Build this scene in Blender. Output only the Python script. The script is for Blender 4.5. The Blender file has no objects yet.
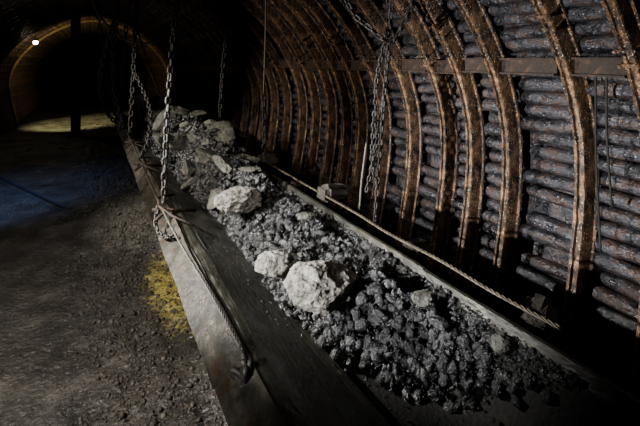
import bpy, math, random
import numpy as np
from mathutils import Vector, Matrix, noise
random.seed(7); rng=np.random.default_rng(7)
S=bpy.context.scene; COL=S.collection
H=1.9
# ---------------------------------------------------------------- materials
def ramp(nt,stops):
    n=nt.nodes.new('ShaderNodeValToRGB'); e=n.color_ramp.elements
    e[0].position=stops[0][0]; e[0].color=(*stops[0][1],1)
    e[1].position=stops[-1][0]; e[1].color=(*stops[-1][1],1)
    for p,c in stops[1:-1]:
        x=e.new(p); x.color=(*c,1)
    return n
def mat(name,stops,scale=8,rough=.7,metal=0,bump=.3,bscale=60,detail=8,stretch=(1,1,1),speck=None,rstops=None,bdist=.01,spec=.5):
    m=bpy.data.materials.new(name); m.use_nodes=True; nt=m.node_tree; N=nt.nodes; L=nt.links
    b=N['Principled BSDF']; tc=N.new('ShaderNodeTexCoord'); mp=N.new('ShaderNodeMapping'); mp.inputs['Scale'].default_value=stretch
    L.new(tc.outputs['Object'],mp.inputs[0])
    n=N.new('ShaderNodeTexNoise'); n.inputs['Scale'].default_value=scale; n.inputs['Detail'].default_value=detail; n.inputs['Roughness'].default_value=.65
    L.new(mp.outputs[0],n.inputs['Vector'])
    r=ramp(nt,stops); L.new(n.outputs[0],r.inputs[0]); colout=r.outputs[0]
    if speck:
        n2=N.new('ShaderNodeTexNoise'); n2.inputs['Scale'].default_value=speck[0]; n2.inputs['Detail'].default_value=4
        L.new(tc.outputs['Object'],n2.inputs['Vector'])
        r2=ramp(nt,[(speck[1],(0,0,0)),(speck[1]+.06,(1,1,1))]); L.new(n2.outputs[0],r2.inputs[0])
        mx=N.new('ShaderNodeMix'); mx.data_type='RGBA'; L.new(r2.outputs[0],mx.inputs[0]); L.new(colout,mx.inputs[6]); mx.inputs[7].default_value=(*speck[2],1)
        colout=mx.outputs[2]
    L.new(colout,b.inputs['Base Color'])
    b.inputs['Roughness'].default_value=rough; b.inputs['Metallic'].default_value=metal; b.inputs['Specular IOR Level'].default_value=spec
    if rstops:
        nr=N.new('ShaderNodeTexNoise'); nr.inputs['Scale'].default_value=rstops[0]; nr.inputs['Detail'].default_value=5; L.new(tc.outputs['Object'],nr.inputs['Vector'])
        r3=ramp(nt,[(.4,(rstops[1],)*3),(.6,(rstops[2],)*3)]); L.new(nr.outputs[0],r3.inputs[0]); L.new(r3.outputs[0],b.inputs['Roughness'])
    nb=N.new('ShaderNodeTexNoise'); nb.inputs['Scale'].default_value=bscale; nb.inputs['Detail'].default_value=6
    L.new(mp.outputs[0],nb.inputs['Vector'])
    bp=N.new('ShaderNodeBump'); bp.inputs['Strength'].default_value=bump; bp.inputs['Distance'].default_value=bdist
    L.new(nb.outputs[0],bp.inputs['Height']); L.new(bp.outputs[0],b.inputs['Normal'])
    return m
M_arch=mat('rusty_arch_steel',[(.34,(.006,.004,.003)),(.46,(.028,.016,.010)),(.56,(.105,.052,.024)),(.66,(.21,.115,.056)),(.77,(.40,.27,.155))],scale=20,rough=.5,metal=.3,bump=1,bscale=85,stretch=(1,1,.6),speck=(110,.61,(.46,.36,.24)),bdist=.009,rstops=(20,.32,.7))
M_lag=mat('corrugated_lagging',[(.30,(.0025,.0023,.0028)),(.42,(.010,.0085,.009)),(.51,(.032,.032,.039)),(.57,(.046,.026,.017)),(.63,(.017,.017,.020)),(.70,(.058,.061,.074)),(.8,(.17,.165,.17))],scale=4.6,rough=.4,metal=.4,bump=1,bscale=34,stretch=(1,1.6,3.4),speck=(60,.64,(.15,.16,.19)),bdist=.012,rstops=(14,.22,.6))
M_beam=mat('tie_beam_steel',[(.3,(.006,.004,.003)),(.55,(.022,.012,.007)),(.7,(.06,.03,.015)),(.8,(.10,.065,.04))],scale=16,rough=.75,metal=.1,bump=1,bscale=50,spec=.3)
M_coal=mat('coal',[(.33,(.0035,.0035,.0038)),(.52,(.012,.012,.0125)),(.64,(.042,.041,.040)),(.78,(.16,.155,.147))],scale=30,rough=.30,bump=1,bscale=160,speck=(190,.63,(.28,.27,.26)))  # pale specks paint glints into the coal colour
M_rock=mat('pale_stone',[(.3,(.035,.031,.025)),(.44,(.095,.087,.072)),(.58,(.165,.152,.128)),(.76,(.29,.27,.235))],scale=11,rough=.75,bump=1,bscale=28,speck=(18,.57,(.05,.044,.035)),bdist=.025)
M_slab=mat('shale_slab',[(.3,(.018,.0175,.014)),(.5,(.062,.060,.047)),(.7,(.14,.135,.107))],scale=10,rough=.65,bump=1,bscale=30,bdist=.022,speck=(50,.60,(.018,.018,.014)))
M_belt=mat('rubber_belt',[(.35,(.0025,.0025,.002)),(.6,(.009,.0085,.006)),(.8,(.028,.025,.016))],scale=5,rough=.75,bump=.6,bscale=60,spec=.25)
M_plate=mat('olive_dusty_steel',[(.3,(.007,.006,.0045)),(.46,(.020,.0175,.0125)),(.58,(.040,.034,.024)),(.72,(.085,.072,.048))],scale=9,rough=.5,metal=.25,bump=.7,bscale=44,stretch=(1.5,.6,1.5),speck=(18,.58,(.028,.015,.008)),rstops=(14,.42,.7),spec=.35)
M_liner=mat('worn_dark_steel',[(.3,(.006,.0058,.004)),(.5,(.017,.016,.011)),(.65,(.042,.038,.025)),(.8,(.10,.085,.055))],scale=6,rough=.45,metal=.4,bump=.8,bscale=40,stretch=(1.5,.5,1.5),rstops=(8,.28,.55))
M_chain=mat('dark_chain_steel',[(.3,(.006,.005,.004)),(.6,(.016,.012,.009)),(.8,(.05,.028,.015))],scale=30,rough=.6,metal=.3,bump=.5)
M_rope=mat('steel_wire_rope',[(.3,(.018,.016,.013)),(.6,(.055,.05,.038)),(.8,(.11,.095,.06))],scale=25,rough=.5,metal=.3,bump=.3)
M_rope2=mat('yellowish_wire_rope',[(.3,(.020,.015,.009)),(.6,(.065,.05,.028)),(.8,(.125,.095,.052))],scale=25,rough=.5,metal=.3,bump=.3)  # yellowish steel tone for the rope near the wall
M_gravel=mat('floor_gravel',[(.3,(.022,.018,.013)),(.55,(.078,.064,.049)),(.75,(.19,.16,.127))],scale=20,rough=.65,bump=.6)
M_block=mat('worn_timber_block',[(.3,(.010,.008,.006)),(.55,(.035,.028,.02)),(.75,(.085,.07,.05))],scale=14,rough=.8,bump=1,stretch=(1,3,3))
M_post=mat('dark_timber',[(.3,(.005,.004,.003)),(.7,(.02,.015,.011))],scale=10,rough=.85,stretch=(3,3,.4))
M_lamplit_rim=mat('arch_steel_painted_lamplight',[(.3,(.16,.10,.035)),(.6,(.42,.30,.12)),(.75,(.55,.42,.20))],scale=8,rough=.6,metal=.1,bump=.5)  # pale tan puts the lamp's light into the arch colour
M_end=mat('tunnel_end_painted_dark',[(.3,(.0015,.0013,.001)),(.7,(.005,.004,.003))],scale=3,rough=1,bump=.4)  # near-black colour stands in for the unlit tunnel beyond
M_hose=mat('black_hose',[(.3,(.02,.02,.025)),(.7,(.05,.05,.07))],scale=10,rough=.35,bump=.1)
def floor_mat():
    m=mat('packed_mine_floor',[(.3,(.023,.021,.018)),(.48,(.058,.052,.045)),(.6,(.096,.087,.074)),(.75,(.165,.147,.122))],scale=3.2,rough=.55,bump=1,bscale=30,detail=12,bdist=.03,speck=(45,.62,(.18,.158,.13)))
    nt=m.node_tree;N=nt.nodes;L=nt.links;b=N['Principled BSDF']
    old=b.inputs['Base Color'].links[0].from_socket
    tc=N.new('ShaderNodeTexCoord')
    mp=N.new('ShaderNodeMapping'); mp.inputs['Location'].default_value=(-.56*5.4,-3.8*1.5,0); mp.inputs['Scale'].default_value=(5.4,1.5,1)
    L.new(tc.outputs['Object'],mp.inputs[0])
    ln=N.new('ShaderNodeVectorMath'); ln.operation='LENGTH'; L.new(mp.outputs[0],ln.inputs[0])
    nz=N.new('ShaderNodeTexNoise'); nz.inputs['Scale'].default_value=20; nz.inputs['Detail'].default_value=9; nz.inputs['Roughness'].default_value=.75; L.new(tc.outputs['Object'],nz.inputs['Vector'])
    ad=N.new('ShaderNodeMath'); ad.operation='MULTIPLY_ADD'; L.new(nz.outputs[0],ad.inputs[0]); ad.inputs[1].default_value=3.0; L.new(ln.outputs['Value'],ad.inputs[2])
    r=ramp(nt,[(.56,(1,1,1)),(.84,(0,0,0))]); 
    mr=N.new('ShaderNodeMath'); mr.operation='MULTIPLY'; mr.inputs[1].default_value=.33; L.new(ad.outputs[0],mr.inputs[0]); L.new(mr.outputs[0],r.inputs[0])
    mx=N.new('ShaderNodeMix'); mx.data_type='RGBA'; L.new(r.outputs[0],mx.inputs[0]); L.new(old,mx.inputs[6]); mx.inputs[7].default_value=(.62,.50,.13,1)
    L.new(mx.outputs[2],b.inputs['Base Color'])
    rr=ramp(nt,[(.4,(.22,.22,.22)),(.6,(.65,.65,.65))]); n3=N.new('ShaderNodeTexNoise'); n3.inputs['Scale'].default_value=1.3
    L.new(tc.outputs['Object'],n3.inputs['Vector']); L.new(n3.outputs[0],rr.inputs[0]); L.new(rr.outputs[0],b.inputs['Roughness'])
    return m
M_floor=floor_mat()
M_glow=bpy.data.materials.new('lamp_glass_lit'); M_glow.use_nodes=True
_b=M_glow.node_tree.nodes['Principled BSDF']; _b.inputs['Emission Color'].default_value=(1,.88,.60,1); _b.inputs['Emission Strength'].default_value=90
# ---------------------------------------------------------------- helpers
def mesh_obj(name,V,F,m,loc=(0,0,0),smooth=True,parent=None,label=None,category=None,kind=None,group=None):
    V=np.asarray(V,dtype=float)-np.asarray(loc,dtype=float)
    me=bpy.data.meshes.new(name); me.from_pydata(V.tolist(),[],F if isinstance(F,list) else F.tolist()); me.update()
    if smooth: me.polygons.foreach_set('use_smooth',[True]*len(me.polygons))
    me.materials.append(m)
    o=bpy.data.objects.new(name,me); COL.objects.link(o); o.location=loc
    if parent:
        o.parent=parent; o.location=Vector(loc)-parent.location
    tag(o,label,category,kind,group); return o
def tag(o,label=None,category=None,kind=None,group=None):
    if label:o['label']=label
    if category:o['category']=category
    if kind:o['kind']=kind
    if group:o['group']=group
def empty(name,loc,label,category,group=None):
    o=bpy.data.objects.new(name,None); o.location=loc; o.empty_display_size=.1; COL.objects.link(o); tag(o,label,category,None,group); return o
class Acc:
    def __init__(s): s.V=[];s.F=[];s.n=0
    def add(s,V,F):
        s.V.extend([tuple(v) for v in V]); n=s.n; s.F.extend([tuple(i+n for i in f) for f in F]); s.n+=len(V)
def box(c,size,rot=None,bev=.0):
    x,y,z=[a/2 for a in size]; V=[Vector((a*x,b*y,d*z)) for a in(-1,1) for b in(-1,1) for d in(-1,1)]
    if rot: V=[rot@v for v in V]
    V=[v+Vector(c) for v in V]
    return V,[(0,1,3,2),(4,6,7,5),(0,4,5,1),(2,3,7,6),(0,2,6,4),(1,5,7,3)]
def cyl(p,q,r,n=12,r2=None,caps=True):
    p=Vector(p);q=Vector(q);a=(q-p).normalized();u=a.orthogonal().normalized();w=a.cross(u); r2=r if r2 is None else r2
    V=[];
    for c,rr in((p,r),(q,r2)):
        for i in range(n):
            t=2*math.pi*i/n; V.append(c+u*math.cos(t)*rr+w*math.sin(t)*rr)
    F=[(i,(i+1)%n,n+(i+1)%n,n+i) for i in range(n)]
    if caps: F+= [tuple(range(n))[::-1],tuple(range(n,2*n))]
    return V,F
def tube(pts,r,n=8):
    pts=[Vector(p) for p in pts]; V=[];F=[]; u=None
    for i,p in enumerate(pts):
        a=(pts[min(i+1,len(pts)-1)]-pts[max(i-1,0)]).normalized()
        if u is None: u=a.orthogonal().normalized()
        u=(u-a*u.dot(a)).normalized(); w=a.cross(u)
        for k in range(n):
            t=2*math.pi*k/n; V.append(p+u*math.cos(t)*r+w*math.sin(t)*r)
    for i in range(len(pts)-1):
        for k in range(n): F.append((i*n+k,i*n+(k+1)%n,(i+1)*n+(k+1)%n,(i+1)*n+k))
    F.append(tuple(range(n))[::-1]); F.append(tuple(range(len(V)-n,len(V))))
    return V,F
def catmull(P,k=8):
    P=[Vector(p) for p in P]; out=[]
    for i in range(len(P)-1):
        a=P[max(i-1,0)];b=P[i];c=P[i+1];d=P[min(i+2,len(P)-1)]
        for j in range(k):
            t=j/k; out.append(.5*((2*b)+(c-a)*t+(2*a-5*b+4*c-d)*t*t+(3*b-a-3*c+d)*t**3))
    out.append(P[-1]); return out
# tunnel profile (X,Z)
PR=[(2.36,0),(2.45,.4),(2.53,.8),(2.57,1.15),(2.55,1.5),(2.43,1.87),(2.20,2.25),(1.88,2.6),(1.43,2.95),(.8,3.28),(.1,3.42)]
PF=PR+[(.2-x,z) for x,z in PR[-2::-1]]
pc=[ (v.x,v.z) for v in catmull([(x,0,z) for x,z in PF],6)]
def resample(P,step):
    P=np.array(P); d=np.r_[0,np.cumsum(np.hypot(*np.diff(P,axis=0).T))]; n=int(d[-1]/step); s=np.linspace(0,d[-1],n+1)
    return np.c_[np.interp(s,d,P[:,0]),np.interp(s,d,P[:,1])]
prof=resample(pc,.088)
def normals(P):
    t=np.gradient(P,axis=0); t/=np.linalg.norm(t,axis=1)[:,None]; return np.c_[-t[:,1],t[:,0]]
pn=normals(prof)
# ---------------------------------------------------------------- arches
ys=[-.35,.25,.72,1.13,1.5,1.95,2.26,2.57,2.97,3.39,3.79,4.1,4.45,4.85,5.25]
while ys[-1]<23: ys.append(ys[-1]+.48)
sec=[(-.048,.0),(-.048,.016),(-.037,.024),(-.032,.106),(-.028,.116),(-.012,.118),(-.008,.102),(.008,.102),(.012,.118),(.028,.116),(.032,.106),(.037,.024),(.048,.016),(.048,.0)]
ap=resample(pc,.04); an=normals(ap)
def arch_mesh(v):
    V=[];F=[];n=len(sec)
    for i,((x,z),(nx,nz)) in enumerate(zip(ap,an)):
        for k,(a,b) in enumerate(sec):
            j=.003*noise.noise(Vector((i*.5+v*30,k*1.3,v))); V.append((x+nx*(b+j),a+j,z+nz*(b+j)))
    for i in range(len(ap)-1):
        for k in range(n): F.append((i*n+k,(i+1)*n+k,(i+1)*n+(k+1)%n,i*n+(k+1)%n))
    F.append(tuple(range(n)));F.append(tuple(range(len(V)-n,len(V)))[::-1])
    me=bpy.data.meshes.new('steel_arch'); me.from_pydata(V,[],F); me.update(); me.materials.append(M_arch); return me
AMS=[arch_mesh(v) for v in range(3)]
def clamp_mesh(idx):
    A=Acc(); x,z=ap[idx]; nx,nz=an[idx]; t=Vector((-nz,0,nx)).normalized(); nn=Vector((nx,0,nz)); R=Matrix((( nn.x,0,t.x),(nn.y,1,t.y),(nn.z,0,t.z)))
    c=Vector((x,0,z))
    for off in(-.04,.04):
        cc=c+t*off
        V,F=box(cc+nn*.125,(.010,.095,.018),R); A.add(V,F)
        for s in(-1,1):
            A.add(*cyl(cc+nn*.0+Vector((0,s*.042,0)),cc+nn*.142+Vector((0,s*.042,0)),.005,8))
            A.add(*cyl(cc+nn*.125+Vector((0,s*.042,0)),cc+nn*.138+Vector((0,s*.042,0)),.010,6))
    me=bpy.data.meshes.new('clamp'); me.from_pydata([tuple(v) for v in A.V],[],A.F); me.materials.append(M_arch); return me
CM=[clamp_mesh(i) for i in (57,51,len(ap)-56)]
for i,y in enumerate(ys):
    o=bpy.data.objects.new('steel_arch',AMS[i%3]); COL.objects.link(o); o.location=(0,y,random.uniform(-.02,.0))
    o.rotation_euler=(random.uniform(-.010,.010),0,random.uniform(-.010,.010))
    tag(o,'rust-speckled curved steel support arch holding the tunnel lining','support arch',None,'steel arches along the tunnel')
    if i%3!=2:
        c=bpy.data.objects.new('clamp',CM[i%2]); COL.objects.link(c); c.parent=o
        c=bpy.data.objects.new('clamp',CM[2]); COL.objects.link(c); c.parent=o
V=[];F=[];s2=[(-.04,.0),(-.04,.06),(.04,.06),(.04,.0)]
for (x,z),(nx,nz) in zip(ap,an):
    for a,b in s2: V.append((x+nx*(b+.13),16.1+a,z+nz*(b+.13)))
for i in range(len(ap)-1):
    for k in range(4): F.append((i*4+k,(i+1)*4+k,(i+1)*4+(k+1)%4,i*4+(k+1)%4))
F.append((0,1,2,3)); F.append(tuple(range(len(V)-4,len(V)))[::-1])
mesh_obj('lamplit_rim_arch',V,F,M_lamplit_rim,loc=(.1,16.1,0),smooth=False,label='inner arch rim with lamp light painted in as pale tan',category='support arch')  # separate rim whose pale colour imitates a strongly lit rib
# ---------------------------------------------------------------- lining
def lining(name,i0,i1,label):
    A=Acc()
    bx=prof[i0:i1+1]-pn[i0:i1+1]*.10; V=[];F=[]
    yy=[ys[0],ys[-1]]
    for (x,z) in bx:
        for y in yy: V.append((x,y,z))
    for k in range(len(bx)-1): F.append((2*k,2*k+1,2*k+3,2*k+2))
    A.add(V,F)
    for b in range(len(ys)-1):
        y0,y1=ys[b],ys[b+1]; far=y0>7; ny=3 if far else 14; nk=5 if far else 11
        bo=random.uniform(-.02,.02)
        for k in range(i0,i1+1):
            if random.random()<.03: continue
            x,z=prof[k];nx,nz=pn[k]; t=np.array([-nz,nx]); n=np.array([nx,nz])
            off=bo+random.uniform(-.028,.016); r=random.uniform(.040,.047); e0=random.uniform(.0,.07); e1=random.uniform(.0,.07); tl=random.uniform(-.010,.010); sh=random.uniform(-.005,.005); so=random.uniform(-.014,.014)
            V=[];F=[]; ph=random.random()*50
            for j in range(ny+1):
                f=j/ny; y=y0+e0+(y1-y0-e0-e1)*f
                tp=1 if 0<j<ny else .66
                rr=r*tp*(1+.12*noise.noise(Vector((ph,y*10,k)))); 
                for q in range(nk+1):
                    a=math.pi*(-.12+1.24*q/nk)
                    lump=1+.16*noise.noise(Vector((ph+q*.7,y*22,0)))
                    p=np.array([x,z])+n*(off+so*(f-.5)*2-.045+rr*1.25*math.sin(a)*lump)+t*(math.cos(a)*rr+sh+tl*(f-.5)*2)
                    V.append((p[0],y,p[1]))
            for j in range(ny):
                for q in range(nk):
                    a=j*(nk+1)+q; F.append((a,a+1,a+nk+2,a+nk+1))
            F.append(tuple(range(nk+1))); F.append(tuple(range(ny*(nk+1),(ny+1)*(nk+1)))[::-1])
            A.add(V,F)
    return mesh_obj(name,A.V,A.F,M_lag,label=label,category='tunnel wall',kind='structure')
n=len(prof)-1; c1=int(n*.36); c2=int(n*.64)
lining('wall_right',0,c1,'dark corrugated lagging rows stacked between steel arches')
lining('ceiling',c1+1,c2-1,'dark corrugated lagging overhead between steel arches')
lining('wall_left',c2,n,'dark corrugated lagging rows stacked between steel arches')
V=[(x,ys[-1]+.1,z) for x,z in prof-pn*.1]; mesh_obj('wall_back',V,[tuple(range(len(V)))],M_end,smooth=False,label='tunnel end sheet coloured near-black for the unlit depth',category='wall',kind='structure')
V=[(x,ys[0]-.1,z) for x,z in prof-pn*.1]; mesh_obj('wall_front',V,[tuple(range(len(V)))[::-1]],M_end,smooth=False,label='tunnel end sheet coloured near-black for the unlit depth',category='wall',kind='structure')
# ---------------------------------------------------------------- floor
def fz(x,y):
    z=.014*noise.noise(Vector((x*1.3,y*.9,0)))+.006*noise.noise(Vector((x*5,y*5,3)))
    w=max(0,min(1,(x+.45)/.5))
    z+=w*(.035*noise.noise(Vector((x*7,y*7,7)))+.026*noise.noise(Vector((x*20,y*20,1))))+.03*w
    return z
gx=np.arange(-2.5,2.65,.03); gy=np.concatenate([np.arange(-.4,5,.03),np.arange(5,24,.09)])
V=[(x,y,fz(x,y)-.03) for y in gy for x in gx]; nx_=len(gx)
F=[(j*nx_+i,j*nx_+i+1,(j+1)*nx_+i+1,(j+1)*nx_+i) for j in range(len(gy)-1) for i in range(nx_-1)]
mesh_obj('floor',V,F,M_floor,label='damp dark packed-dirt mine floor with ochre stain',category='floor',kind='structure')
# ---------------------------------------------------------------- rock generator
import bmesh
def ico(sub):
    bm=bmesh.new(); bmesh.ops.create_icosphere(bm,subdivisions=sub,radius=1); V=np.array([v.co[:] for v in bm.verts]); F=[tuple(v.index for v in f.verts) for f in bm.faces]; bm.free(); return V,F
IC={s:ico(s) for s in(1,2,4,5)}
def rockverts(sub,planes=14,lo=.55,hi=.9,nz=.06,seed=0):
    r=np.random.default_rng(seed); V,F=IC[sub]; V=V.copy()
    for _ in range(planes):
        nn=r.normal(size=3); nn/=np.linalg.norm(nn); d=r.uniform(lo,hi); h=V@nn; m=h>d; V[m]-=np.outer(h[m]-d,nn)*.95
    if nz:
        for i,v in enumerate(V):
            p=Vector(v*2+seed*7.1); V[i]*=1+nz*noise.noise(p)+nz*.7*noise.noise(p*2.5)+nz*.4*noise.noise(p*6)+nz*.16*noise.noise(p*13)
    return V,F
small=[rockverts(2,12,.45,.85,0,s)[0] for s in range(14)]; SF=IC[2][1]
tiny=[rockverts(1,6,.4,.85,0,s)[0] for s in range(14)]; TF=IC[1][1]
def rot3():
    q=rng.normal(size=4); q/=np.linalg.norm(q); w,x,y,z=q
    return np.array([[1-2*(y*y+z*z),2*(x*y-z*w),2*(x*z+y*w)],[2*(x*y+z*w),1-2*(x*x+z*z),2*(y*z-x*w)],[2*(x*z-y*w),2*(y*z+x*w),1-2*(x*x+y*y)]])
class NAcc:
    def __init__(s): s.V=[];s.F=[];s.n=0
    def add(s,V,F): s.V.append(V); s.F.append(np.array(F)+s.n); s.n+=len(V)
    def obj(s,name,m,**k):
        V=np.concatenate(s.V); F=np.concatenate(s.F); me=bpy.data.meshes.new(name)
        me.vertices.add(len(V)); me.vertices.foreach_set('co',V.ravel()); me.loops.add(F.size); me.loops.foreach_set('vertex_index',F.ravel().astype(np.int32))
        me.polygons.add(len(F)); me.polygons.foreach_set('loop_start',np.arange(0,F.size,3,dtype=np.int32)); me.update(calc_edges=True); me.validate()
        me.materials.append(m); o=bpy.data.objects.new(name,me); COL.objects.link(o); tag(o,**k); return o
# ---------------------------------------------------------------- conveyor
Y0,Y1=.15,9.6
conv=empty('belt_conveyor',(.95,4.4,0),'long suspended trough belt conveyor with olive steel side plates','conveyor')
BELT=[(.575,.842),(.63,.80),(.70,.752),(.77,.712),(.86,.672),(.98,.645),(1.12,.66),(1.22,.74),(1.30,.87),(1.345,.93)]
bprof=[(v.x,v.z) for v in catmull([(x,0,z) for x,z in BELT],4)]
def beltz(x): return float(np.interp(x,[p[0] for p in bprof],[p[1] for p in bprof]))
V=[];F=[];m_=len(bprof); yl=np.linspace(Y0,Y1,180)
for y in yl:
    w=.008*noise.noise(Vector((y*1.1,0,0)))
    for i,(x,z) in enumerate(bprof): V.append((x+w*(1 if x<.9 else .3)+.004*noise.noise(Vector((x*5,y*3,0))),y,z-.012+.008*noise.noise(Vector((x*3,y*1.6,4)))))
for j in range(len(yl)-1):
    for i in range(m_-1): a=j*m_+i; F.append((a,a+1,a+m_+1,a+m_))
b=mesh_obj('belt',V,F,M_belt,parent=conv,loc=(.95,4.4,.63),label='black rubber troughed belt'); sm=b.modifiers.new('s','SOLIDIFY'); sm.thickness=.008; sm.offset=-1
def sweep_plate(name,section,ya,yb,lab,m=None,bow=0,amp=.012,th=.004):
    V=[];F=[];k=len(section)
    yy=np.linspace(ya,yb,22); ph=ya*3
    for y in yy:
        t=(y-ya)/(yb-ya); bw=bow*math.sin(math.pi*t)
        for i,(x,z) in enumerate(section):
            g=i/(k-1); V.append((x+bw*g+amp*noise.noise(Vector((y*2.2,z*5,ph))),y,z-bw*g*.5+amp*.7*noise.noise(Vector((y*2.5,x*5,ph+3)))))
    for j in range(len(yy)-1):
        for i in range(k-1): a=j*k+i; F.append((a,a+1,a+k+1,a+k))
    o=mesh_obj(name,V,F,m or M_plate,parent=conv,loc=(section[0][0],ya,section[0][1]),smooth=False,label=lab)
    s=o.modifiers.new('s','SOLIDIFY'); s.thickness=th; s.offset=0
secs=[.15,1.55,3.1,4.6,5.9,7.3,9.6]
for a,bb in zip(secs[:-1],secs[1:]):
    sweep_plate('side_plate',[(.385,.735),(.390,.740),(.490,.835),(.497,.848)],a-.02,bb+.02,'thin olive dusty flared steel side plate',amp=.008)
    sweep_plate('liner_plate',[(.496,.838),(.520,.846),(.548,.846),(.575,.830),(.64,.795),(.72,.752),(.80,.712),(.87,.682)],a-.06,bb+.06,'worn dark sloping inner steel plate',M_liner,bow=.02,amp=.010)
    sweep_plate('side_plate',[(1.335,.90),(1.35,.944),(1.362,.946),(1.368,.93),(1.385,.66)],a-.02,bb+.02,'dark steel side plate with narrow lip',M_liner)
for yb in [3.1,4.6,5.9,7.3]:
    A=Acc()
    A.add(*box((.92,yb,.56),(.92,.05,.05)))
    A.add(*box((.42,yb,.88),(.05,.07,.016)))
    A.add(*box((1.41,yb,.76),(.02,.06,.38)))
    A.add(*box((1.45,yb,.93),(.10,.07,.016)))
    mesh_obj('bracket',A.V,A.F,M_beam,parent=conv,loc=(.92,yb,.53),smooth=False,label='rusty steel cross bracket')
    A=Acc(); A.add(*tube([(.40,yb,.92),(.46,yb-.18,.90),(.57,yb-.3,.86)],.008,8)); A.add(*tube([(.40,yb,.92),(.43,yb+.25,.90),(.57,yb+.42,.86)],.008,8)); A.add(*cyl((.36,yb,.90),(.63,yb,.86),.012,8))
    A.add(*tube([(.37,yb-.1,.86),(.46,yb+.02,.88),(.66,yb+.06,.83)],.012,8))
    mesh_obj('stay_rod',A.V,A.F,M_beam,parent=conv,loc=(.4,yb,.9))
for yb in [1.55,3.1,4.6,5.9,7.3]:
    A=Acc(); A.add(*cyl((.74,yb+.1,.590),(1.22,yb+.1,.590),.03,16)); A.add(*cyl((.55,yb+.1,.59),(1.36,yb+.1,.59),.012,10))
    mesh_obj('roller',A.V,A.F,M_beam,parent=conv,loc=(.95,yb+.1,.58),smooth=False)
for yb in (.6,2.3,4.0,5.3,6.6,8.2):
    A=Acc()
    for x in(.80,1.33):
        A.add(*box((x,yb,.27),(.05,.05,.56))); A.add(*box((x,yb,.012),(.14,.14,.02)))
    A.add(*box((.98,yb,.55),(.72,.05,.05)))
    A.add(*tube([(.80,yb,.56),(.62,yb,.62),(.48,yb,.79)],.018,6))
    mesh_obj('stand',A.V,A.F,M_post,parent=conv,loc=(.96,yb,0),smooth=False,label='dark steel support stand')
def rope(name,path,R,label,m=M_rope):
    L=sum((Vector(path[i+1])-Vector(path[i])).length for i in range(len(path)-1))
    nst=int(L/.012); P=catmull(path,6); cum=[0]
    for i in range(len(P)-1): cum.append(cum[-1]+(P[i+1]-P[i]).length)
    A=Acc()
    cent=[Vector([float(np.interp(s,cum,[p[k] for p in P])) for k in range(3)]) for s in np.linspace(0,cum[-1],nst)]
    for s in range(3):
        pts=[]
        for i,c in enumerate(cent):
            a=i*.012/(R*10)*2*math.pi+s*math.pi*2/3; d=(cent[min(i+1,nst-1)]-cent[max(i-1,0)]).normalized(); u=d.cross(Vector((0,0,1))).normalized(); w=d.cross(u)
            pts.append(c+u*math.cos(a)*R*.62+w*math.sin(a)*R*.62)
        A.add(*tube(pts,R*.42,6))
    return mesh_obj(name,A.V,A.F,m,loc=path[0],label=label,category='wire rope')
rope('wire_rope',[(.480,1.50,.860),(.470,2.0,.862),(.447,2.5,.868),(.420,3.1,.910),(.43,4.6,.90),(.43,5.9,.92),(.42,7.3,.93),(.42,8.8,.93)],.0085,'twisted steel wire rope running along the conveyor side plate')
rope('wire_rope',[(1.47,.95,.955),(1.468,1.25,.947),(1.465,1.55,.955),(1.462,1.95,.944),(1.46,2.3,.955),(1.45,3.1,.958),(1.45,4.6,.96),(1.45,5.9,.96),(1.45,7.3,.96)],.0085,'worn wire rope running beside the conveyor lip near the wall',M_rope2)
# ---------------------------------------------------------------- coal
def coal_top(x,y):
    yq=y+.10*noise.noise(Vector((x*9,y*2,11)))
    dd=(yq-float(np.interp(x,[.76,.82,.90,1.0,1.17,1.36],[2.2,1.84,1.52,1.36,1.14,.76])))*.8
    xl=float(np.interp(y,[1.9,2.5,3.3,4.5,6],[.79,.83,.84,.74,.66]))
    dl=x-xl-.09*noise.noise(Vector((y*5,0,2))); dr=1.345-x
    e=min(dd/.24,dl/.20,dr/.05,1)
    if e<=0: return None
    far=max(0,min(1,(y-2.6)/1.6))
    top=.84+.07*noise.noise(Vector((x*4,y*3,0)))+.09*noise.noise(Vector((x*8,y*6,5)))+.045*noise.noise(Vector((x*18,y*18,5)))+.12*far
    top+=(.08+.11*far)*math.sin(math.pi*min(1,max(0,(x-.70)/.64)))
    bz=beltz(min(x,1.33))
    return bz+(max(top,bz+.01)-bz)*e**.8
A=NAcc()
def place(x,y,s,zoff=0,big=True):
    z=coal_top(x,y)
    if z is None: return
    src=small if big else tiny
    v=src[rng.integers(len(src))]*(s*rng.uniform(.45,1.35,3)); v=v@rot3().T
    A.add(v+np.array([x,y,z+zoff]),SF if big else TF)
for y in np.arange(.6,9.5,.03):
    for x in np.arange(.67,1.345,.03):
        place(x+rng.uniform(-.015,.015),y+rng.uniform(-.015,.015),.034,-.030,False)
def dens(x,y): return noise.noise(Vector((x*7,y*7,21)))
for _ in range(48000):
    y=.6+(rng.random()**1.6)*4.4; x=rng.uniform(.66,1.345)
    u=rng.random()+.30*dens(x,y)
    s=rng.uniform(.002,.0058) if u<.88 else (rng.uniform(.0058,.0125) if u<1.0 else rng.uniform(.0125,.032))
    place(x,y,s,rng.uniform(-.003,.006),s>.020)
for _ in range(5000):
    y=rng.uniform(3.5,9.4); place(rng.uniform(.66,1.34),y,rng.uniform(.01,.045),rng.uniform(-.01,.03),False)
for _ in range(400):
    x=rng.uniform(.70,1.3); y=rng.uniform(.6,3.5)
    if coal_top(x,y) is None:
        s=rng.uniform(.003,.009); A.add((tiny[rng.integers(10)]*s)@rot3().T+np.array([x,y,beltz(x)+s*.5+.010]),TF)
A.obj('coal_heap',M_coal,label='heap of glittering black broken coal on the conveyor belt',category='coal',kind='stuff')
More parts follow.
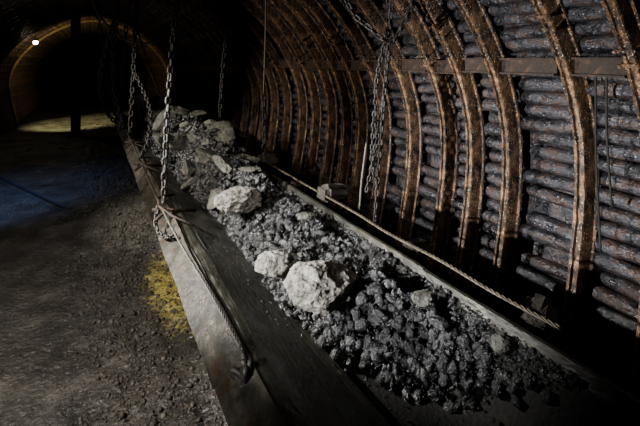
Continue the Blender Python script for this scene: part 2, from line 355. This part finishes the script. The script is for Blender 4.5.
def rock(x,y,size,seed,m,label,sub=5,lift=.25,yaw=0,tilt=0,nz=.11,lo=.66,name='rock',z=None,planes=14,hi=.95):
    V,F=rockverts(sub,planes,lo,hi,nz,seed); V=V*np.array(size)/2
    R=np.array(Matrix.Rotation(yaw,3,'Z')@Matrix.Rotation(tilt,3,'X')); V=V@R.T
    zz=z if z else (coal_top(x,y) or .80)+size[2]*lift; loc=(x,y,zz)
    return mesh_obj(name,V+np.array(loc),F,m,loc=loc,smooth=False,label=label,category='rock')
rock(.885,1.66,(.325,.27,.20),12,M_rock,'largest pale grey rough boulder resting on the coal',yaw=-.45,z=.925)
rock(.80,1.97,(.21,.19,.135),23,M_rock,'medium pale grey rock half sunk in the coal',yaw=-.3,z=.905,lo=.7)
rock(.88,2.82,(.32,.26,.165),34,M_rock,'pale grey angular boulder resting on the coal',yaw=-.4,lo=.68,z=.965)
rock(1.295,1.05,(.08,.08,.07),45,M_slab,'small dusty grey stone on the coal near the lip',4,lo=.7,hi=1)
rock(1.22,1.36,(.13,.10,.05),55,M_slab,'small flat grey stone lying on the coal',4,lo=.5)
rock(1.08,1.52,(.09,.08,.06),56,M_coal,'chunky black coal lump on the heap',4,lo=.5)
rock(1.20,1.27,(.08,.09,.06),57,M_coal,'chunky black coal lump on the heap',4,lo=.5)
rock(1.15,2.35,(.14,.10,.06),58,M_slab,'small flat grey stone lying on the coal',4,lo=.5)
k=60
L_=[(.86,3.45,.26,.26,.11,.4),(1.08,3.25,.20,.20,.08,-.2),(.95,3.75,.40,.36,.14,.5),(1.2,3.7,.24,.28,.10,.2),(.84,4.15,.40,.38,.16,.6),(1.08,4.25,.52,.44,.13,-.5),(.88,4.7,.54,.46,.20,.8),(1.16,4.9,.44,.50,.15,.45),(.82,5.3,.42,.48,.22,-.7),(1.08,5.5,.52,.54,.17,.5),(.90,6.0,.62,.54,.24,.8),(1.16,6.3,.42,.5,.18,.3),(.82,6.8,.48,.5,.24,.5),(1.06,7.3,.54,.56,.24,-.7),(.90,8.0,.62,.6,.28,.7),(1.12,8.7,.4,.4,.2,.3)]
rr=random.Random(4)
for q in range(36):
    y=3.3+q*.15; L_.append((rr.uniform(.78,1.26),y,rr.uniform(.14,.32),rr.uniform(.14,.32),rr.uniform(.05,.11),rr.uniform(-.9,.9)))
for (x,y,sx,sy,sz,tl) in L_:
    k+=1; rock(x,y,(sx,sy,sz),k,M_slab,'grey angular shale slab piled on the loaded conveyor',4,lift=.3,yaw=k*.7,tilt=tl,nz=.05,lo=.2,hi=.75,planes=9)
# ---------------------------------------------------------------- floor gravel
A=NAcc()
for _ in range(15000):
    y=.6+rng.random()**1.4*9; x=.29+rng.normal()*.19
    if x<-.9: continue
    s=rng.uniform(.003,.009) if rng.random()<.88 else rng.uniform(.009,.026)
    v=(tiny[rng.integers(10)]*(s*rng.uniform(.6,1.2,3)))@rot3().T; A.add(v+np.array([x,y,fz(x,y)-.03+s*.25]),TF)
for _ in range(700):
    y=.8+rng.random()*9; x=rng.uniform(-2,-.1); s=rng.uniform(.003,.007)
    v=(tiny[rng.integers(10)]*(s*rng.uniform(.6,1.2,3)))@rot3().T; A.add(v+np.array([x,y,fz(x,y)-.03+s*.25]),TF)
for _ in range(1800):
    y=rng.uniform(.5,6); x=rng.uniform(1.45,2.25); s=rng.uniform(.012,.05)
    v=(tiny[rng.integers(10)]*(s*rng.uniform(.6,1.2,3)))@rot3().T; A.add(v+np.array([x,y,fz(x,y)-.03+s*.3]),TF)
A.obj('gravel',M_gravel,label='loose dark stone rubble strewn beside the conveyor',category='gravel',kind='stuff')
# ---------------------------------------------------------------- chains
def link_mesh(L,W,r):
    pts=[]; h=L/2-W/2
    for i in range(8): a=math.pi*i/7; pts.append(((W/2-r)*math.cos(a),h+(W/2-r)*math.sin(a)))
    for i in range(8): a=math.pi+math.pi*i/7; pts.append(((W/2-r)*math.cos(a),-h+(W/2-r)*math.sin(a)))
    V=[];F=[];n=len(pts);m=6
    for i,(x,z) in enumerate(pts):
        px,pz=pts[i-1];qx,qz=pts[(i+1)%n]; t=Vector((qx-px,0,qz-pz)).normalized(); nn=Vector((t.z,0,-t.x))
        for k in range(m):
            a=2*math.pi*k/m; V.append(Vector((x,0,z))+nn*math.cos(a)*r+Vector((0,1,0))*math.sin(a)*r)
    for i in range(n):
        for k in range(m): F.append((i*m+k,i*m+(k+1)%m,((i+1)%n)*m+(k+1)%m,((i+1)%n)*m+k))
    return V,F
def chain(path,label,L=.085,W=.055,r=.009,group=None,hook=True):
    P=catmull(path,10); cum=[0]
    for i in range(len(P)-1): cum.append(cum[-1]+(P[i+1]-P[i]).length)
    pitch=L-2*r*1.05; n=int(cum[-1]/pitch); A=Acc(); lv,lf=link_mesh(L,W,r)
    def at(s): return Vector([float(np.interp(s,cum,[p[k] for p in P])) for k in range(3)])
    base=random.random()
    for i in range(n):
        s=(i+.5)*pitch; c=at(s); d=(at(s+pitch/2)-at(s-pitch/2)).normalized()
        ref=Vector((math.cos(base),math.sin(base),0)); u=(ref-d*ref.dot(d)).normalized(); w=d.cross(u)
        if i%2: u,w=w,-u
        j=random.uniform(-.35,.35); u2=u*math.cos(j)+w*math.sin(j); w2=d.cross(u2)
        A.add([c+u2*v.x+w2*v.y+d*v.z for v in lv],lf)
    return mesh_obj('chain',A.V,A.F,M_chain,loc=path[0],label=label,category='chain',group=group)
G='chains hanging over the conveyor'
chain([(.62,3.03,3.22),(.515,3.066,2.32),(.46,3.09,1.6),(.43,3.1,.93)],'heavy dark steel chain hanging down to the conveyor bracket',.070,.046,.0085,G)
chain([(.54,5.83,3.25),(.50,5.85,2.68),(.46,5.87,1.8),(.42,5.9,.93)],'heavy dark steel chain hanging down to the conveyor bracket',.10,.07,.013,G)
chain([(.38,7.25,3.25),(.35,7.28,2.85),(.30,7.3,1.8),(.34,7.3,.93)],'heavy dark steel chain hanging to the far conveyor bracket',.12,.085,.016,G)
chain([(1.60,5.48,2.75),(1.56,5.51,2.4),(1.50,5.56,1.7),(1.47,5.6,.96)],'dark steel chain hanging beside the loaded belt',.09,.06,.011,G)
chain([(1.47,3.94,1.58),(1.475,3.93,1.2),(1.47,3.94,.97)],'short dark chain hanging from a thin rod',.08,.055,.010,G)
chain([(1.66,2.12,2.56),(1.644,2.15,2.28),(1.60,2.18,1.6),(1.55,2.2,.90)],'rusty chain hanging near the tunnel wall',.052,.033,.0060,G)
chain([(1.62,2.25,2.58),(1.67,2.2,2.1),(1.60,2.22,1.5),(1.52,2.26,1.05)],'thin rusty chain hanging close beside another chain',.045,.029,.0050,G)
chain([(1.62,2.16,2.1),(1.56,2.2,1.75),(1.60,2.24,1.4),(1.57,2.2,1.15),(1.53,2.2,1.28),(1.55,2.2,1.6)],'tangled rusty chain looped around the hanging chains',.045,.03,.0052,G)
chain([(1.20,2.26,2.88),(1.36,2.22,2.27),(1.48,2.14,2.10),(1.565,2.11,2.03),(1.64,2.1,2.05),(1.78,2.1,2.3),(1.84,2.2,2.42)],'slack rusty chain looped across below the roof',.06,.04,.008,G)
chain([(.40,3.12,.92),(.37,3.0,.83),(.40,2.85,.80),(.44,2.7,.86)],'slack dark chain end draped on the conveyor side',.05,.034,.007,G)
chain([(.30,6.6,3.15),(.27,6.55,2.5),(.25,6.5,1.8),(.36,6.45,.98)],'dark steel chain hanging down to the conveyor side',.10,.07,.012,G)
chain([(.05,8.9,3.25),(.15,8.7,2.4),(.26,8.5,1.6),(.38,8.3,.95)],'dark steel chain slanting down to the conveyor end',.12,.085,.015,G)
chain([(.60,7.9,3.2),(.50,7.9,2.4),(.44,7.9,1.6),(.42,7.9,.95)],'dark steel chain hanging down to the conveyor side',.12,.08,.014,G)
chain([(.46,5.87,1.8),(.60,5.4,1.35),(.52,4.9,1.05),(.42,4.6,.95)],'slack dark chain swagged between the hanging chain and bracket',.08,.055,.010,G)
chain([(.27,6.55,2.5),(.10,6.9,1.7),(.18,7.1,1.2),(.34,7.3,.95)],'slack dark chain looping between two hanging chains',.10,.07,.012,G)
def rod(path,r,name,label,cat,m=M_chain):
    V,F=tube(catmull(path,8),r,8); return mesh_obj(name,V,F,m,loc=path[0],label=label,category=cat)
rod([(1.50,3.95,2.80),(1.49,3.94,2.2),(1.47,3.94,1.57)],.009,'hanger_rod','thin straight steel rod hanging from the roof','rod',M_rope)
rod([(1.66,2.45,1.35),(1.60,2.42,1.1),(1.57,2.4,.92)],.008,'steel_bar','slim worn steel bar leaning beside the conveyor','bar',M_rope)
rod([(.03,6.77,3.2),(.05,6.75,2.63),(.44,6.56,2.2),(.9,6.31,2.23),(1.06,6.23,2.63),(1.1,6.2,2.98)],.016,'cable','slack dark cable looping below the tunnel roof','cable',M_rope)
rod([(.50,5.8,2.3),(.8,6.2,1.5),(1.1,6.8,1.2)],.012,'cable','thin dark cable slanting down to the load','cable',M_chain)
rod([(-1.7,9.4,.02),(-1.33,8.67,.02),(-.51,6.88,.03),(-.25,6.4,.02)],.022,'hose','dark hose lying across the mine floor','hose',M_hose)
for (x,y0,z0,z1) in [(2.36,1.33,1.85,.9),(2.37,1.28,1.85,1.15)]:
    rod([(x,y0,z0),(x+.04,y0+.02,(z0+z1)/2),(x+.01,y0-.02,z1)],.006,'cable','thin dark cable hanging down the tunnel lining','cable',M_belt)
# knotted bundle at near left side
A=Acc(); c=Vector((.474,1.43,.80)); pts=[]
for i in range(260):
    t=i/259; d=Vector((noise.noise(Vector((t*24,0,1))),noise.noise(Vector((t*24,5,1)))*1.5,noise.noise(Vector((t*24,9,1)))*2.2))
    pts.append(c+Vector((d.x*.075,d.y*.065,d.z*.055-.01)))
A.add(*tube(pts,.011,6)); A.add(*tube([c+Vector((0,.01,.03)),Vector((.477,1.48,.85)),Vector((.480,1.52,.862))],.010,7))
mesh_obj('rope_knot',A.V,A.F,M_chain,loc=tuple(c),label='dark knotted bundle of rope on the conveyor side plate',category='rope')
# spacer struts between arches
for i in range(2,24):
    y0,y1=ys[i]+.038,ys[i+1]-.038; z=1.87+random.uniform(-.008,.008); X=2.355; A=Acc(); cy=(y0+y1)/2; l=y1-y0
    R=Matrix.Rotation(random.uniform(-.015,.015),3,'X')
    for (dz,w_,h) in [(.045,.07,.012),(-.045,.07,.012),(0,.012,.09)]:
        V,F=box((0,0,dz),(w_,l,h)); A.add([R@v+Vector((X,cy,z)) for v in V],F)
    mesh_obj('spacer_strut',A.V,A.F,M_beam,loc=(X,cy,z),smooth=False,label='rusty steel spacer strut wedged between two support arches',category='strut',group='spacer struts between the arches')
for (x,y,z,sx,sy,sz,r) in [(1.60,1.12,.87,.28,.12,.11,.5),(1.55,2.72,.95,.24,.13,.13,.3),(1.50,3.9,.96,.2,.12,.12,.2),(1.62,1.9,.84,.24,.12,.10,.4)]:
    bm=bmesh.new(); bmesh.ops.create_cube(bm,size=1); bmesh.ops.scale(bm,vec=(sx,sy,sz),verts=bm.verts); bmesh.ops.bevel(bm,geom=bm.edges[:],offset=.03,segments=3,affect='EDGES'); bmesh.ops.subdivide_edges(bm,edges=bm.edges[:],cuts=2)
    for v in bm.verts: v.co+=Vector((0,0,.02*noise.noise(v.co*15)))+v.co*.15*noise.noise(v.co*12)
    me=bpy.data.meshes.new('timber_block'); bm.to_mesh(me); bm.free(); me.materials.append(M_block); o=bpy.data.objects.new('timber_block',me); o.location=(x,y,z); o.rotation_euler=(0,.1,r); COL.objects.link(o)
    tag(o,'dark worn timber block wedged between conveyor lip and wall','timber block')
A=Acc(); A.add(*box((-.37,12.75,1.62),(.22,.22,3.24))); A.add(*box((-.37,12.75,.02),(.4,.34,.04))); A.add(*box((-.37,12.75,3.2),(.5,.2,.08)))
mesh_obj('support_post',A.V,A.F,M_post,loc=(-.37,12.75,0),smooth=False,label='black square timber prop standing under the roof',category='post')
# lamp
lx,ly,lz=-1.36,14.0,2.42
L0=empty('ceiling_lamp',(lx,ly,lz),'small bright mine lamp hanging from the roof','lamp')
V,F=cyl((lx,ly,lz+.06),(lx,ly,lz+.12),.08,16,.03); mesh_obj('lamp_shade',V,F,M_beam,parent=L0,loc=(lx,ly,lz+.1))
V,F=IC[2]; mesh_obj('bulb',V*.055+np.array([lx,ly,lz+.01]),F,M_glow,parent=L0,loc=(lx,ly,lz))
V,F=cyl((lx,ly,lz+.12),(lx,ly,2.82),.008,6); mesh_obj('cord',V,F,M_chain,parent=L0,loc=(lx,ly,lz+.16))
# ---------------------------------------------------------------- lights
def spot(loc,tgt,e,col,size=90,blend=.6,r=.08):
    l=bpy.data.lights.new('spot','SPOT'); l.energy=e; l.color=col; l.spot_size=math.radians(size); l.spot_blend=blend; l.shadow_soft_size=r
    o=bpy.data.objects.new('spot_light',l); COL.objects.link(o); o.location=loc; o.rotation_euler=(Vector(tgt)-Vector(loc)).to_track_quat('-Z','Y').to_euler()
spot((-.95,3.1,1.85),(1.2,2.45,.95),1250,(1,.98,.94),58,.65,.025)         # work light on the load
spot((-1.0,1.3,1.40),(2.4,1.95,1.50),1150,(.97,.98,1),52,.85,.025)        # raking light on the near lining
spot((-1.2,3.6,1.8),(2.2,4.0,1.4),360,(1,.90,.75),66,.85,.06)
spot((-1.2,5.0,2.3),(1.0,5.4,.9),520,(1,.96,.85),66,.8,.05)
spot((-1.3,1.2,2.6),(-.15,3.0,0),620,(1,.95,.89),82,.9,.10)
spot((-1.6,5.5,1.0),(.9,8.5,3.2),45,(.9,.93,1),70,.9,.1)
spot((lx+.05,ly-.1,lz-.12),(lx+.9,ly+1.2,0),750,(1,.92,.45),64,.6,.05)
spot((lx+.3,ly+.0,lz-.5),(.1,ly+3.0,2.0),80,(1,.78,.4),110,.6,.05)
spot((-2.0,6.6,1.9),(-1.2,7.4,0),210,(.24,.42,1),76,.9,.1)
w=bpy.data.worlds.new('w'); S.world=w; w.use_nodes=True; w.node_tree.nodes['Background'].inputs[0].default_value=(.02,.02,.03,1); w.node_tree.nodes['Background'].inputs[1].default_value=.2
# ---------------------------------------------------------------- camera
cd=bpy.data.cameras.new('camera'); cam=bpy.data.objects.new('camera',cd); COL.objects.link(cam); S.camera=cam
cam.location=(0,0,H); cam.rotation_euler=(math.radians(90),0,-math.atan(228/430)); cd.sensor_width=36; cd.lens=430/640*36; cd.shift_y=-151/640; cd.clip_start=.02
